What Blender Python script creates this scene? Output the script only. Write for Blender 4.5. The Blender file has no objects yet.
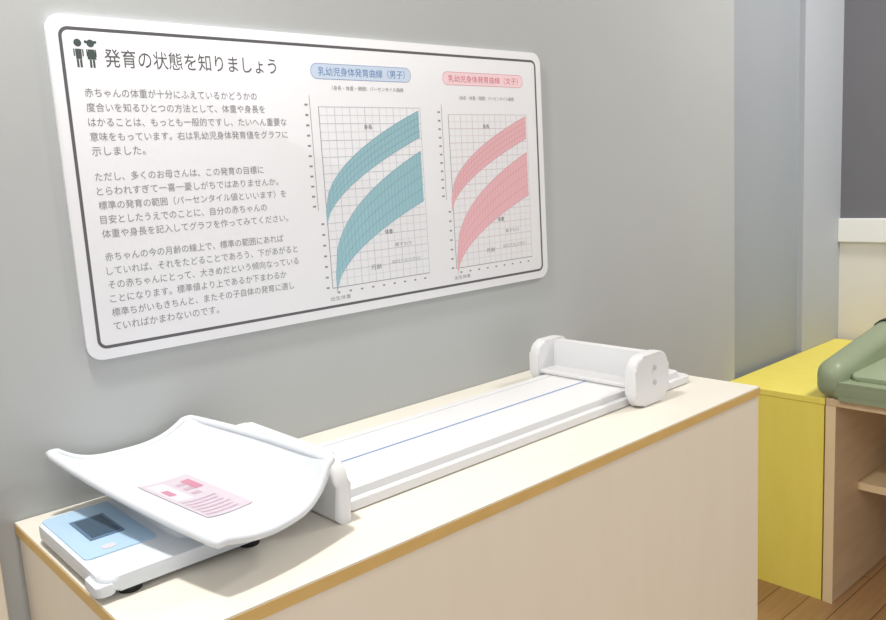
import bpy, bmesh, math, random
from mathutils import Vector, Matrix
S=0.66; ZO=0.48
def W(x,y,z): return Vector((x*S,y*S,(z+ZO)*S))
sc=bpy.context.scene
col=sc.collection

# ---------------------------------------------------------------- materials
def mat(name,c,rough=0.5,c2=None,scale=8,stretch=(1,1,1),bump=0.0,spec=0.4,coat=0.0):
    m=bpy.data.materials.new(name); m.use_nodes=True
    nt=m.node_tree; b=nt.nodes['Principled BSDF']
    b.inputs['Base Color'].default_value=(*c,1); b.inputs['Roughness'].default_value=rough
    b.inputs['Specular IOR Level'].default_value=spec
    b.inputs['Coat Weight'].default_value=coat
    if c2 or bump:
        tc=nt.nodes.new('ShaderNodeTexCoord'); mp=nt.nodes.new('ShaderNodeMapping')
        mp.inputs['Scale'].default_value=stretch
        nt.links.new(tc.outputs['Object'],mp.inputs['Vector'])
        n=nt.nodes.new('ShaderNodeTexNoise'); n.inputs['Scale'].default_value=scale; n.inputs['Detail'].default_value=5
        nt.links.new(mp.outputs[0],n.inputs['Vector'])
        if c2:
            r=nt.nodes.new('ShaderNodeValToRGB'); r.color_ramp.elements[0].position=.3; r.color_ramp.elements[1].position=.7
            r.color_ramp.elements[0].color=(*c,1); r.color_ramp.elements[1].color=(*c2,1)
            nt.links.new(n.outputs['Fac'],r.inputs[0]); nt.links.new(r.outputs[0],b.inputs['Base Color'])
        if bump:
            bp=nt.nodes.new('ShaderNodeBump'); bp.inputs['Strength'].default_value=bump; bp.inputs['Distance'].default_value=.002
            nt.links.new(n.outputs['Fac'],bp.inputs['Height']); nt.links.new(bp.outputs[0],b.inputs['Normal'])
    return m
def lin(r,g,b):
    f=lambda v:(v/255/12.92 if v/255<=.04045 else ((v/255+.055)/1.055)**2.4)
    return (f(r),f(g),f(b))
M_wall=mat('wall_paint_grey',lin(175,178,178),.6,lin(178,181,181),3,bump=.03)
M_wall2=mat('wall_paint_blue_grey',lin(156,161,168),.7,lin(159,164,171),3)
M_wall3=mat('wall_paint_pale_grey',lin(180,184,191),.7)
M_dark=mat('wall_paint_dark',lin(112,112,117),.7)
M_cream=mat('wall_paint_cream',lin(228,224,217),.7)
M_ceil=mat('ceiling_white',lin(240,240,238),.8)
M_top=mat('laminate_cream',lin(230,225,214),.35,lin(228,222,209),5,(1,6,1))
M_front=mat('laminate_maple',lin(236,228,211),.45,lin(233,224,206),4,(5,5,.6))
M_edge=mat('edge_band_ochre',lin(218,184,118),.5,lin(211,175,107),10,(2,2,6))
M_white=mat('white_plastic',lin(216,220,225),.35,spec=.4)
M_board=mat('white_board_plastic',lin(221,221,222),.4)
M_foot=mat('black_rubber',lin(28,28,30),.7)
M_blue=mat('pale_blue_panel',lin(172,200,222),.45)
M_lcd=mat('lcd_glass_dark',lin(64,84,102),.25)
M_lcdf=mat('lcd_frame',lin(92,118,144),.35)
M_line=mat('blue_scale_line',lin(128,148,190),.5)
M_tick=mat('grey_tick',lin(190,193,198),.5)
M_pink=mat('sticker_pink',lin(198,187,197),.5)
M_pinkw=mat('sticker_white',lin(208,204,211),.5)
M_pinkd=mat('sticker_pink_dark',lin(184,160,174),.5)
M_pinkr=mat('sticker_red',lin(190,128,150),.5)
M_yel=mat('yellow_laminate',lin(244,228,110),.45,lin(240,223,102),4,(6,6,1))
M_wood=mat('table_wood',lin(218,194,160),.5,lin(208,182,146),6,(1,6,6))
M_wooded=mat('table_edge_wood',lin(232,210,170),.5)
M_green=mat('green_vinyl',lin(146,158,130),.4,lin(141,153,125),6)
M_green2=mat('green_vinyl_light',lin(154,166,138),.4)
M_strap=mat('black_strap',lin(40,42,40),.6)
M_poster=mat('poster_white',lin(230,231,235),.45)
M_ink=mat('poster_ink_dark',lin(92,92,96),.5)
M_ink2=mat('poster_ink_grey',lin(138,138,142),.5)
M_grid=mat('poster_grid',lin(188,194,202),.5)
M_gridp=mat('poster_grid_pink',lin(208,194,198),.5)
M_teal=mat('poster_teal',lin(150,190,200),.5)
M_teald=mat('poster_teal_grid',lin(118,164,178),.5)
M_rose=mat('poster_rose',lin(228,180,187),.5)
M_rosed=mat('poster_rose_grid',lin(212,150,160),.5)
M_pillb=mat('poster_pill_blue',lin(204,220,240),.5)
M_pillbd=mat('poster_blue_text',lin(92,130,188),.5)
M_pillp=mat('poster_pill_pink',lin(244,214,220),.5)
M_pillpd=mat('poster_pink_text',lin(214,104,126),.5)
M_icon=mat('poster_icon',lin(72,84,82),.5)

# floor: wood planks
M_floor=bpy.data.materials.new('floor_planks'); M_floor.use_nodes=True
nt=M_floor.node_tree; b=nt.nodes['Principled BSDF']; b.inputs['Roughness'].default_value=.4
tc=nt.nodes.new('ShaderNodeTexCoord'); br=nt.nodes.new('ShaderNodeTexBrick')
mp=nt.nodes.new('ShaderNodeMapping'); mp.inputs['Rotation'].default_value=(0,0,0)
nt.links.new(tc.outputs['Object'],mp.inputs[0]); nt.links.new(mp.outputs[0],br.inputs['Vector'])
br.inputs['Color1'].default_value=(*lin(196,156,110),1); br.inputs['Color2'].default_value=(*lin(182,140,94),1)
br.inputs['Mortar'].default_value=(*lin(130,94,58),1); br.inputs['Scale'].default_value=1
br.inputs['Brick Width'].default_value=.9; br.inputs['Row Height'].default_value=.09; br.inputs['Mortar Size'].default_value=.002
n=nt.nodes.new('ShaderNodeTexNoise'); mp2=nt.nodes.new('ShaderNodeMapping'); mp2.inputs['Scale'].default_value=(2,30,1)
nt.links.new(tc.outputs['Object'],mp2.inputs[0]); nt.links.new(mp2.outputs[0],n.inputs['Vector']); n.inputs['Scale'].default_value=3
mx=nt.nodes.new('ShaderNodeMix'); mx.data_type='RGBA'; mx.blend_type='MULTIPLY'; mx.inputs[0].default_value=.35
nt.links.new(br.outputs['Color'],mx.inputs[6]); nt.links.new(n.outputs['Fac'],mx.inputs[7]); nt.links.new(mx.outputs[2],b.inputs['Base Color'])

# ---------------------------------------------------------------- helpers
def empty(name,loc=(0,0,0)):
    e=bpy.data.objects.new(name,None); e.location=loc; e.empty_display_size=.05; col.objects.link(e); return e
def link(ob,parent=None):
    col.objects.link(ob)
    if parent: ob.parent=parent; 
    return ob
def obj(name,bm,m,parent=None,smooth=False):
    me=bpy.data.meshes.new(name); bmesh.ops.recalc_face_normals(bm,faces=bm.faces); bm.to_mesh(me); bm.free()
    if not isinstance(m,(list,tuple)): m=[m]
    for x in m: me.materials.append(x)
    if smooth:
        for p in me.polygons: p.use_smooth=True
    return link(bpy.data.objects.new(name,me),parent)
def box(name,x0,x1,y0,y1,z0,z1,m,parent=None,bev=0,seg=2):
    bm=bmesh.new(); bmesh.ops.create_cube(bm,size=1)
    a=W(x0,y0,z0); c=W(x1,y1,z1)
    for v in bm.verts:
        v.co=Vector((a.x if v.co.x<0 else c.x,a.y if v.co.y<0 else c.y,a.z if v.co.z<0 else c.z))
    if bev:
        bmesh.ops.bevel(bm,geom=bm.edges[:],offset=bev*S,segments=seg,affect='EDGES',profile=.5)
    return obj(name,bm,m,parent,smooth=False)
def rrect(a0,a1,b0,b1,r,seg=8,corners=(1,1,1,1)):
    pts=[]
    for (ca,cb,sa,on) in ((a0+r,b0+r,180,corners[0]),(a1-r,b0+r,270,corners[1]),(a1-r,b1-r,0,corners[2]),(a0+r,b1-r,90,corners[3])):
        if on:
            for i in range(seg+1):
                t=math.radians(sa+90*i/seg); pts.append((ca+r*math.cos(t),cb+r*math.sin(t)))
        else:
            t=math.radians(sa+45); pts.append((ca+r*(1 if math.cos(t)>0 else -1),cb+r*(1 if math.sin(t)>0 else -1)))
    return pts
def prism(name,pts,axis,lo,hi,m,parent=None,bev=0,seg=3):
    def P(a,b,h):
        return {'x':W(h,a,b),'y':W(a,h,b),'z':W(a,b,h)}[axis]
    bm=bmesh.new()
    v0=[bm.verts.new(P(a,b,lo)) for a,b in pts]; v1=[bm.verts.new(P(a,b,hi)) for a,b in pts]
    f0=bm.faces.new(v0); f1=bm.faces.new(v1[::-1])
    n=len(pts)
    for i in range(n): bm.faces.new((v0[i],v1[i],v1[(i+1)%n],v0[(i+1)%n]))
    if bev:
        ed=list(f0.edges)+list(f1.edges)
        bmesh.ops.bevel(bm,geom=ed,offset=bev*S,segments=seg,affect='EDGES',profile=.5)
    o=obj(name,bm,m,parent,True)
    md=o.modifiers.new('split','EDGE_SPLIT'); md.split_angle=math.radians(28)
    return o

# ---------------------------------------------------------------- room shell
XW=4.32
def wall(name,x0,x1,y0,y1,z0,z1,m): return box(name,x0,x1,y0,y1,z0,z1,m)
ZC=3.4
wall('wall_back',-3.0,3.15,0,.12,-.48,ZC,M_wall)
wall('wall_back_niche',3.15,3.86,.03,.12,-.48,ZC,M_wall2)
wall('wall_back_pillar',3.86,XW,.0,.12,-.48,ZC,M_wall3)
wall('wall_right',XW,XW+.12,-5,.12,-.48,1.03,M_cream)
wall('wall_right_upper',XW,XW+.12,-5,.12,1.03,ZC,M_dark)
box('trim_1',XW-.03,XW,-5,0,1.01,1.14,M_ceil,bev=.004)
wall('floor',-3.0,XW+.12,-5,.12,-.56,-.48,M_floor)
wall('ceiling',-3.0,XW+.12,-5,.12,ZC,ZC+.08,M_ceil)
box('trim_2',-.75,-.045,-.035,0,-.48,.92,M_front,bev=.004)

# ---------------------------------------------------------------- storage cabinet
CL,CD,ZT=1.9455,.7396,.8
cab=empty('storage_cabinet')
EB=.028
box('countertop',0,CL,-CD,-.002,ZT-.008,ZT,M_top,cab)
box('edge_band_front',-.001,CL+.001,-CD-.001,-CD+.03,ZT-EB,ZT-.004,M_edge,cab)
box('edge_band_left',-.001,.03,-CD+.03,-.002,ZT-EB,ZT-.004,M_edge,cab)
box('edge_band_right',CL-.03,CL+.001,-CD+.03,-.002,ZT-EB,ZT-.004,M_edge,cab)
box('carcass',.004,CL-.004,-CD+.003,-.004,-.42,ZT-EB,M_front,cab)
box('plinth',.03,CL-.03,-CD+.05,-.01,-.48,-.42,M_wood,cab)
box('sub_top',.03,CL-.03,-CD+.03,-.004,ZT-EB,ZT-.008,M_front,cab)

# ---------------------------------------------------------------- infant length board
lb=empty('infant_length_board')
Y0,Y1=-.545,-.18; YM=-.362
prism('base_slab',rrect(.50,1.88,Y0,Y1,.03),'z',.803,.824,M_board,lb,bev=.004)
prism('measuring_surface',rrect(.50,1.84,Y0+.02,Y1-.02,.02),'z',.824,.842,M_board,lb,bev=.003)
box('centre_line',.52,1.6,YM-.0035,YM+.0035,.8415,.8428,M_line,lb)
box('scale_line',.52,1.6,Y1-.052,Y1-.048,.8415,.8426,M_tick,lb)
for i,x in enumerate((.56,1.8)):
    for j,y in enumerate((Y0+.05,Y1-.05)):
        box('board_foot_%d'%(2*i+j+1),x,x+.04,y-.015,y+.015,.80,.804,M_foot,lb)
prism('headboard',rrect(-.580,-.12,.80,.938,.055,corners=(0,0,1,1)),'x',.468,.506,M_board,lb,bev=.012,seg=5)
prism('footboard_cheek_near',rrect(1.505,1.675,.803,.953,.04),'y',-.590,-.552,M_board,lb,bev=.010,seg=5)
prism('footboard_cheek_far',rrect(1.55,1.71,.803,.948,.04),'y',-.180,-.142,M_board,lb,bev=.010,seg=5)
prism('footboard_plate',rrect(-.552,-.176,.846,.943,.012),'x',1.63,1.66,M_board,lb,bev=.006)
box('footboard_shoe',1.56,1.66,-.552,-.176,.843,.856,M_board,lb,bev=.004)
for i,(x,z) in enumerate(((1.60,.91),(1.60,.865))):
    bm=bmesh.new(); bmesh.ops.create_cone(bm,cap_ends=True,segments=20,radius1=.008*S,radius2=.007*S,depth=.005*S,matrix=Matrix.Translation(W(x,-.591,z))@Matrix.Rotation(math.pi/2,4,'X'))
    obj('cheek_screw_%d'%(i+1),bm,M_tick,lb)

# ---------------------------------------------------------------- baby scale
bs=empty('baby_scale')
prism('scale_body',rrect(.005,.345,-.535,-.15,.03),'z',.814,.842,M_white,bs,bev=.010,seg=5)
prism('display_panel',rrect(.014,.15,-.430,-.162,.012),'z',.8415,.8445,M_blue,bs,bev=.001)
box('lcd_frame',.050,.118,-.350,-.225,.8443,.8462,M_lcdf,bs,bev=.001)
box('lcd',.057,.111,-.340,-.235,.8460,.8470,M_lcd,bs)
prism('power_button',rrect(.055,.08,-.41,-.39,.008),'z',.8443,.8455,M_pinkw,bs)
prism('front_latch',rrect(-.006,.03,-.535,-.47,.01),'z',.812,.832,M_white,bs,bev=.003)
for i,(x,y) in enumerate(((.04,-.19),(.06,-.51),(.30,-.19),(.30,-.51))):
    bm=bmesh.new(); bmesh.ops.create_cone(bm,cap_ends=True,segments=24,radius1=.02*S,radius2=.024*S,depth=.016*S,matrix=Matrix.Translation(W(x,y,.808)))
    obj('scale_foot_%d'%(i+1),bm,M_foot,bs)
prism('tray_support',rrect(.17,.33,-.48,-.2,.03),'z',.841,.866,M_white,bs,bev=.004)
BL=(.064,-.03,.952); BR=(.420,-.03,.950); FR=(.460,-.615,.958); FL=(.160,-.682,.894)
def tray_pt(u,v,dz=0):
    k=.12
    uu=u*math.sqrt(1-k*v*v); vv=v*math.sqrt(1-k*u*u)
    s=(uu+1)/2; t=(vv+1)/2   # t=0 front, 1 back
    x=(1-s)*((1-t)*FL[0]+t*BL[0])+s*((1-t)*FR[0]+t*BR[0])
    y=(1-s)*((1-t)*FL[1]+t*BL[1])+s*((1-t)*FR[1]+t*BR[1])
    zr=(1-s)*((1-t)*FL[2]+t*BL[2])+s*((1-t)*FR[2]+t*BR[2])
    fl=.873+.016*t
    h=min(1,abs(u)**2.8+.25*abs(v)**6)
    z=fl+(zr-fl)*h
    return (x,y,z+dz)
bm=bmesh.new(); N=36
g=[[bm.verts.new(W(*tray_pt(-1+2*i/N,-1+2*j/N))) for j in range(N+1)] for i in range(N+1)]
for i in range(N):
    for j in range(N): bm.faces.new((g[i][j],g[i+1][j],g[i+1][j+1],g[i][j+1]))
tray=obj('tray',bm,M_white,bs,True)
md=tray.modifiers.new('sol','SOLIDIFY'); md.thickness=.013*S; md.offset=-1 
cu=bpy.data.curves.new('tray_rim','CURVE'); cu.dimensions='3D'; cu.bevel_depth=.0095*S; cu.bevel_resolution=5
ring=[(-1+2*i/N,-1) for i in range(N)]+[(1,-1+2*i/N) for i in range(N)]+[(1-2*i/N,1) for i in range(N)]+[(-1,1-2*i/N) for i in range(N)]
sp=cu.splines.new('POLY'); sp.points.add(len(ring)-1); sp.use_cyclic_u=True
for p_,(u,v) in zip(sp.points,ring): p_.co=(*W(*tray_pt(u,v,-.004)),1)
cu.materials.append(M_white); link(bpy.data.objects.new('tray_rim',cu),bs)
def sticker(name,u0,u1,v0,v1,dz,m,n=8):
    bm=bmesh.new()
    g=[[bm.verts.new(W(*tray_pt(u0+(u1-u0)*i/n,v0+(v1-v0)*j/n,dz))) for j in range(n+1)] for i in range(n+1)]
    for i in range(n):
        for j in range(n): bm.faces.new((g[i][j],g[i+1][j],g[i+1][j+1],g[i][j+1]))
    return obj(name,bm,m,bs,True)
random.seed(4)
SU0,SU1,SV0,SV1=-.50,.18,-.54,.28
sticker('sticker',SU0,SU1,SV0,SV1,.0014,M_pink)
sticker('sticker_photo',SU0+.06,SU0+.30,SV0+.38,SV1-.05,.0018,M_pinkw)
sticker('sticker_mark_1',SU1-.2,SU1-.08,SV1-.30,SV1-.10,.0020,M_pinkr)
sticker('sticker_mark_2',SU0+.1,SU0+.2,SV0+.5,SV0+.62,.0022,M_pinkr)
for i in range(6):
    v=SV0+.05+.055*i
    sticker('sticker_text_%d'%(i+1),SU0+.06,SU0+.5+.12*random.random(),v,v+.018,.0020,M_pinkd)
for i in range(3):
    v=SV0+.43+.1*i
    sticker('sticker_text_%d'%(i+7),SU0+.36,SU0+.47,v,v+.05,.0020,M_pinkd)

# ---------------------------------------------------------------- poster
po=empty('growth_chart_poster')
PX0,PX1,PZ0,PZ1=.198,1.809,1.125,1.898
prism('panel',rrect(PX0,PX1,PZ0,PZ1,.035),'y',-.012,-.0006,M_poster,po,bev=.002)
yq=-.01215
def flat(name,faces,m,d=0):
    bm=bmesh.new()
    for f in faces: bm.faces.new([bm.verts.new(W(a,yq-d*.25,b)) for a,b in f])
    return obj(name,bm,m,po)
def rect(x0,x1,z0,z1): return [(x0,z0),(x1,z0),(x1,z1),(x0,z1)]
def frame(name,x0,x1,z0,z1,r,t,m,d=0):
    o=rrect(x0,x1,z0,z1,r); i=rrect(x0+t,x1-t,z0+t,z1-t,max(r-t,.001)); n=len(o)
    flat(name,[(o[k],o[(k+1)%n],i[(k+1)%n],i[k]) for k in range(n)],m,d)
frame('border_line',PX0+.025,PX1-.025,PZ0+.025,PZ1-.025,.022,.0075,M_ink)
def text(name,s,x0,x1,zb,h,m,d=.0008):
    c=bpy.data.curves.new(name,'FONT'); c.body=s; c.resolution_u=3
    o=bpy.data.objects.new(name,c); col.objects.link(o)
    bpy.context.view_layer.update()
    me=bpy.data.meshes.new_from_object(o.evaluated_get(bpy.context.evaluated_depsgraph_get()))
    bpy.data.objects.remove(o)
    xs=[v.co.x for v in me.vertices]; ys=[v.co.y for v in me.vertices]
    if not xs: return
    a,b_=min(xs),max(xs); c0,c1=min(ys),max(ys)
    for v in me.vertices:
        v.co=W(x0+(v.co.x-a)/(b_-a)*(x1-x0),yq-d*.25,zb+(v.co.y-c0)/(c1-c0)*h)
    me.materials.clear(); me.materials.append(m)
    link(bpy.data.objects.new(name,me),po)
text('title','発育の状態を知りましょう',.318,.762,1.789,.041,M_ink)
paras=[(1.722,["赤ちゃんの体重が十分にふえているかどうかの","度合いを知るひとつの方法として、体重や身長を","はかることは、もっとも一般的ですし、たいへん重要な","意味をもっています。右は乳幼児身体発育値をグラフに","示しました。"]),
(1.535,["ただし、多くのお母さんは、この発育の目標に","とらわれすぎて一喜一憂しがちではありませんか。","標準の発育の範囲（パーセンタイル値といいます）を","目安としたうえでのことに、自分の赤ちゃんの","体重や身長を記入してグラフを作ってみてください。"]),
(1.352,["赤ちゃんの今の月齢の線上で、標準の範囲にあれば","していれば、それをたどることであろう、下があがると","その赤ちゃんにとって、大きめだという傾向なっている","ことになります。標準値より上であるか下まわるか","標準ちがいもきちんと、またその子自体の発育に適し","ていればかまわないのです。"])]
k=0
for z,ls in paras:
    for i,s in enumerate(ls):
        k+=1
        text('body_line_%d'%k,s,.264,.264+.0206*len(s),z-.0325*i,.020,M_ink2)
def disc(cx,cz,r,n=20): return [(cx+r*math.cos(2*math.pi*i/n),cz+r*math.sin(2*math.pi*i/n)) for i in range(n)]
fs=[]
for cx,girl in ((.262,0),(.290,1)):
    cz=.004
    fs.append(disc(cx,1.835+cz,.0085)); 
    w=.0065 if not girl else .004
    fs.append([(cx-.007,1.822+cz),(cx-w-(.006 if girl else 0),1.800+cz),(cx+w+(.006 if girl else 0),1.800+cz),(cx+.007,1.822+cz)])
    fs.append(rect(cx-.011,cx-.008,1.806+cz,1.822+cz)); fs.append(rect(cx+.008,cx+.011,1.806+cz,1.822+cz))
    fs.append(rect(cx-.006,cx-.001,1.782+cz,1.7995+cz)); fs.append(rect(cx+.001,cx+.006,1.782+cz,1.7995+cz))
    if girl: fs+= [disc(cx-.0105,1.838+cz,.0035,10),disc(cx+.0105,1.838+cz,.0035,10)]
flat('children_icon',fs,M_icon)
def chart(pre,X0,X1,Z0,Z1,up,lo,mb,mg,mband,pill,mp,mpt,title):
    a,b_,c,d=pill
    flat(pre+'_title_pill',[rrect(a,b_,c,d,(d-c)/2-.001)],mp)
    frame(pre+'_title_pill_outline',a,b_,c,d,(d-c)/2-.001,.0012,mpt,.0006)
    text(pre+'_title',title,a+.024,b_-.024,c+.009,d-c-.018,mpt)
    text(pre+'_subtitle','（身長・体重・頭囲）パーセンタイル曲線',X0+.05,X1-.06,Z1+.045,.013,M_ink2)
    fs=[]; nx,nz=14,22
    for i in range(nx+1):
        x=X0+(X1-X0)*i/nx; t=.0018 if i%2==0 else .0009
        fs.append(rect(x-t/2,x+t/2,Z0,Z1))
    flat(pre+'_grid_columns',fs,mb)
    fs=[]
    for i in range(nz+1):
        z=Z0+(Z1-Z0)*i/nz; t=.0018 if i%2==0 else .0009
        fs.append(rect(X0,X1,z-t/2,z+t/2))
    flat(pre+'_grid_rows',fs,mb,.0003)
    flat(pre+'_axes',[rect(X0-.001,X0+.001,Z0,Z1),rect(X0,X1,Z0-.001,Z0+.001),rect(X0-.028,X0-.0265,Z0+.22,Z1+.03)],M_ink2,.0006)
    fs=[]
    for i in range(11):
        z=Z0+.23+(Z1-Z0-.2)*i/11
        fs.append(rect(X0-.044,X0-.034,z,z+.005))
    for i in range(9): 
        x=X0+(X1-X0)*(i+.5)/9; fs.append(rect(x-.004,x+.004,Z0-.017,Z0-.012))
    for i in range(7):
        z=Z0+.03*i; fs.append(rect(X0-.021,X0-.011,z,z+.005))
    flat(pre+'_axis_numbers',fs,M_ink2,.0003)
    for nm,(u0,u1,l0,l1,e1,e2,xa,xb) in (('height',up),('weight',lo)):
        n=30; top=[];bot=[]
        for i in range(n+1):
            t=i/n; x=xa+(xb-xa)*t
            top.append((x,u0+(u1-u0)*t**e1)); bot.append((x,l0+(l1-l0)*t**e2))
        flat(pre+'_%s_band'%nm,[(bot[i],bot[i+1],top[i+1],top[i]) for i in range(n)],mband,.0009)
        fs=[]
        def zat(lst,x):
            t=(x-xa)/(xb-xa)*n; i=min(n-1,max(0,int(t))); return lst[i][1]+(lst[i+1][1]-lst[i][1])*(t-i)
        for i in range(1,nx*2):
            x=X0+(X1-X0)*i/(nx*2)
            if xa+.002<x<xb: fs.append(rect(x-.0006,x+.0006,zat(bot,x),zat(top,x)))
        for q in (0,.25,.5,.75,1):
            for i in range(n):
                A=(bot[i][0],bot[i][1]*(1-q)+top[i][1]*q);B=(bot[i+1][0],bot[i+1][1]*(1-q)+top[i+1][1]*q)
                fs.append([(A[0],A[1]-.0009),(B[0],B[1]-.0009),(B[0],B[1]+.0009),(A[0],A[1]+.0009)])
        flat(pre+'_%s_band_grid'%nm,fs,mg,.0012)
    text(pre+'_label_height','身長',X0+.15,X0+.18,Z0+.44,.014,M_ink)
    text(pre+'_label_weight','体重',X0+.2,X0+.23,Z0+.135,.014,M_ink)
    text(pre+'_label_age','月齢',X0+.14,X0+.18,Z0+.035,.016,M_ink2)
    text(pre+'_note_1','首すわり',X0+.235,X0+.30,Z0+.095,.012,M_ink2)
    text(pre+'_note_2','ねがえり ひとりすわり',X0+.22,X0+.33,Z0+.045,.012,M_ink2)
    text(pre+'_note_3','出生体重',X0-.01,X0+.06,Z0-.036,.012,M_ink2)
chart('boys_chart',.884,1.250,1.206,1.708,(1.425,1.70,1.385,1.622,.52,.60,.882,1.243),(1.24,1.58,1.19,1.43,.45,.55,.898,1.243),
      M_grid,M_teald,M_teal,(.868,1.222,1.782,1.824),M_pillb,M_pillbd,'乳幼児身体発育曲線（男子）')
chart('girls_chart',1.365,1.728,1.206,1.690,(1.43,1.685,1.39,1.612,.52,.60,1.360,1.722),(1.235,1.565,1.185,1.42,.45,.55,1.370,1.722),
      M_gridp,M_rosed,M_rose,(1.350,1.715,1.780,1.820),M_pillp,M_pillpd,'乳幼児身体発育曲線（女子）')

# ---------------------------------------------------------------- yellow low cabinet
XY=3.07; ZY=.46
yb=empty('yellow_low_cabinet')
box('body',XY,XW-.04,-.46,-.001,-.48,ZY-.03,M_yel,yb)
box('top',XY-.006,XW-.04,-.465,-.001,ZY-.03,ZY,M_yel,yb,bev=.004)
# ---------------------------------------------------------------- changing table + pad
ct=empty('changing_table')
box('end_panel',XY,XW-.04,-.51,-.468,-.48,ZY-.03,M_wood,ct,bev=.002)
box('end_panel_edge',XY-.004,XY,-.51,-.468,-.48,ZY-.03,M_wooded,ct)
box('far_end_panel',XY,XW-.04,-1.75,-1.71,-.48,ZY-.03,M_wood,ct,bev=.002)
box('top_panel',XY-.006,XW-.04,-1.75,-.468,ZY-.03,ZY+.005,M_wood,ct,bev=.004)
box('shelf',XY+.25,XW-.06,-1.71,-.51,-.02,.015,M_wooded,ct,bev=.002)
box('back_panel',XW-.08,XW-.05,-1.71,-.51,-.48,ZY-.03,M_wood,ct)
pad=empty('changing_pad')
prism('mat',rrect(XY-.03,XW-.1,-1.72,-.47,.06),'z',ZY+.006,ZY+.085,M_green,pad,bev=.03,seg=6)
prism('mat_cushion',rrect(XY+.03,XW-.16,-1.60,-.545,.05),'z',ZY+.083,ZY+.105,M_green2,pad,bev=.010,seg=4)
def bolster(name,ya,yb_):
    bm=bmesh.new(); nS=28; rings=[]
    X0b,X1b=XY-.045,XW-.1
    for i in range(nS+1):
        t=(i/nS)**1.6; x=X0b+(X1b-X0b)*t; d=x-X0b
        h=.155+.09*min(1,d/.75)
        e=math.sqrt(max(0,1-(1-min(1,d/.07))**2)); e=.12+.88*e
        cy=(ya+yb_)/2; hw=(yb_-ya)/2*e; cz=h*.45; z0=ZY+.006+cz-cz*e; z1=ZY+.006+cz+(h-cz)*e
        rings.append([bm.verts.new(W(x,a,bz)) for a,bz in rrect(cy-hw,cy+hw,z0,z1,min(hw,(z1-z0)/2)*.92,seg=6)])
    for i in range(nS):
        n=len(rings[0])
        for j in range(n): bm.faces.new((rings[i][j],rings[i][(j+1)%n],rings[i+1][(j+1)%n],rings[i+1][j]))
    bm.faces.new(rings[0]); bm.faces.new(rings[-1][::-1])
    obj(name,bm,M_green,pad,True)
bolster('side_bolster',-.545,-.425)
bolster('side_bolster_far',-1.71,-1.60)
# safety strap: a flat webbing band draped over the side bolster, buckle on the cushion
hx=ZY+.006+.155+.09*min(1,(3.70-XY+.045)/.75)
path=[(-.420,ZY+.10),(-.420,hx-.05),(-.432,hx-.018),(-.455,hx+.002),(-.485,hx+.006),(-.515,hx+.002),(-.538,hx-.018),(-.552,hx-.05),(-.560,ZY+.13),(-.60,ZY+.112),(-.74,ZY+.110)]
outer=path; cy,cz=-.485,hx-.09
inner=[(y+(cy-y)*.05,z+(-.006 if z>ZY+.2 else -.005)) for y,z in path]
bm=bmesh.new()
vs=[[bm.verts.new(W(xx,a,b_)) for a,b_ in L] for xx,L in ((3.68,outer),(3.74,outer),(3.74,inner),(3.68,inner))]
for q in range(4):
    A,B=vs[q],vs[(q+1)%4]
    for i in range(len(path)-1): bm.faces.new((A[i],A[i+1],B[i+1],B[i]))
bm.faces.new([v[0] for v in vs]); bm.faces.new([v[-1] for v in vs][::-1])
obj('strap',bm,M_strap,pad)
prism('buckle',rrect(3.67,3.75,-.80,-.72,.015),'z',ZY+.105,ZY+.125,M_strap,pad,bev=.004)

# ---------------------------------------------------------------- lights
def area(name,loc,size,power,color=(1,1,1),rotv=(0,0,0)):
    l=bpy.data.lights.new(name,'AREA'); l.energy=power; l.size=size; l.color=color; l.shape='DISK'
    o=bpy.data.objects.new(name,l); o.location=loc; o.rotation_euler=rotv; col.objects.link(o); return o
zc=(ZC+ZO)*S
area('ceiling_light',(.02,-.26,zc-.03),.14,25,(1,.985,.96))
area('ceiling_light.001',(2.3,-1.0,zc-.03),.4,28,(1,.97,.92))
area('ceiling_light.002',(-.4,-2.4,zc-.03),1.0,14,(1,.98,.96))
w=bpy.data.worlds.new('room_ambient'); sc.world=w; w.use_nodes=True
w.node_tree.nodes['Background'].inputs[0].default_value=(.97,.985,1,1); w.node_tree.nodes['Background'].inputs[1].default_value=.84

# ---------------------------------------------------------------- camera
yaw,pitch,roll,fp=.7262,.1612,-.059,819.6656
f=Vector((math.sin(yaw)*math.cos(pitch),math.cos(yaw)*math.cos(pitch),-math.sin(pitch)))
r=Vector((math.cos(yaw),-math.sin(yaw),0)); u=r.cross(f)
R=r*math.cos(roll)+u*math.sin(roll); U=-r*math.sin(roll)+u*math.cos(roll)
cam=bpy.data.cameras.new('camera'); cam.sensor_width=36; cam.lens=fp/886*36; cam.clip_start=.02
co=bpy.data.objects.new('camera',cam); col.objects.link(co)
m=Matrix((R,U,-f)).transposed().to_4x4(); m.translation=W(-.4168,-1.9404,1.5); co.matrix_world=m
sc.camera=co
sc.view_settings.view_transform='Standard'; sc.view_settings.look='None'; sc.view_settings.exposure=0
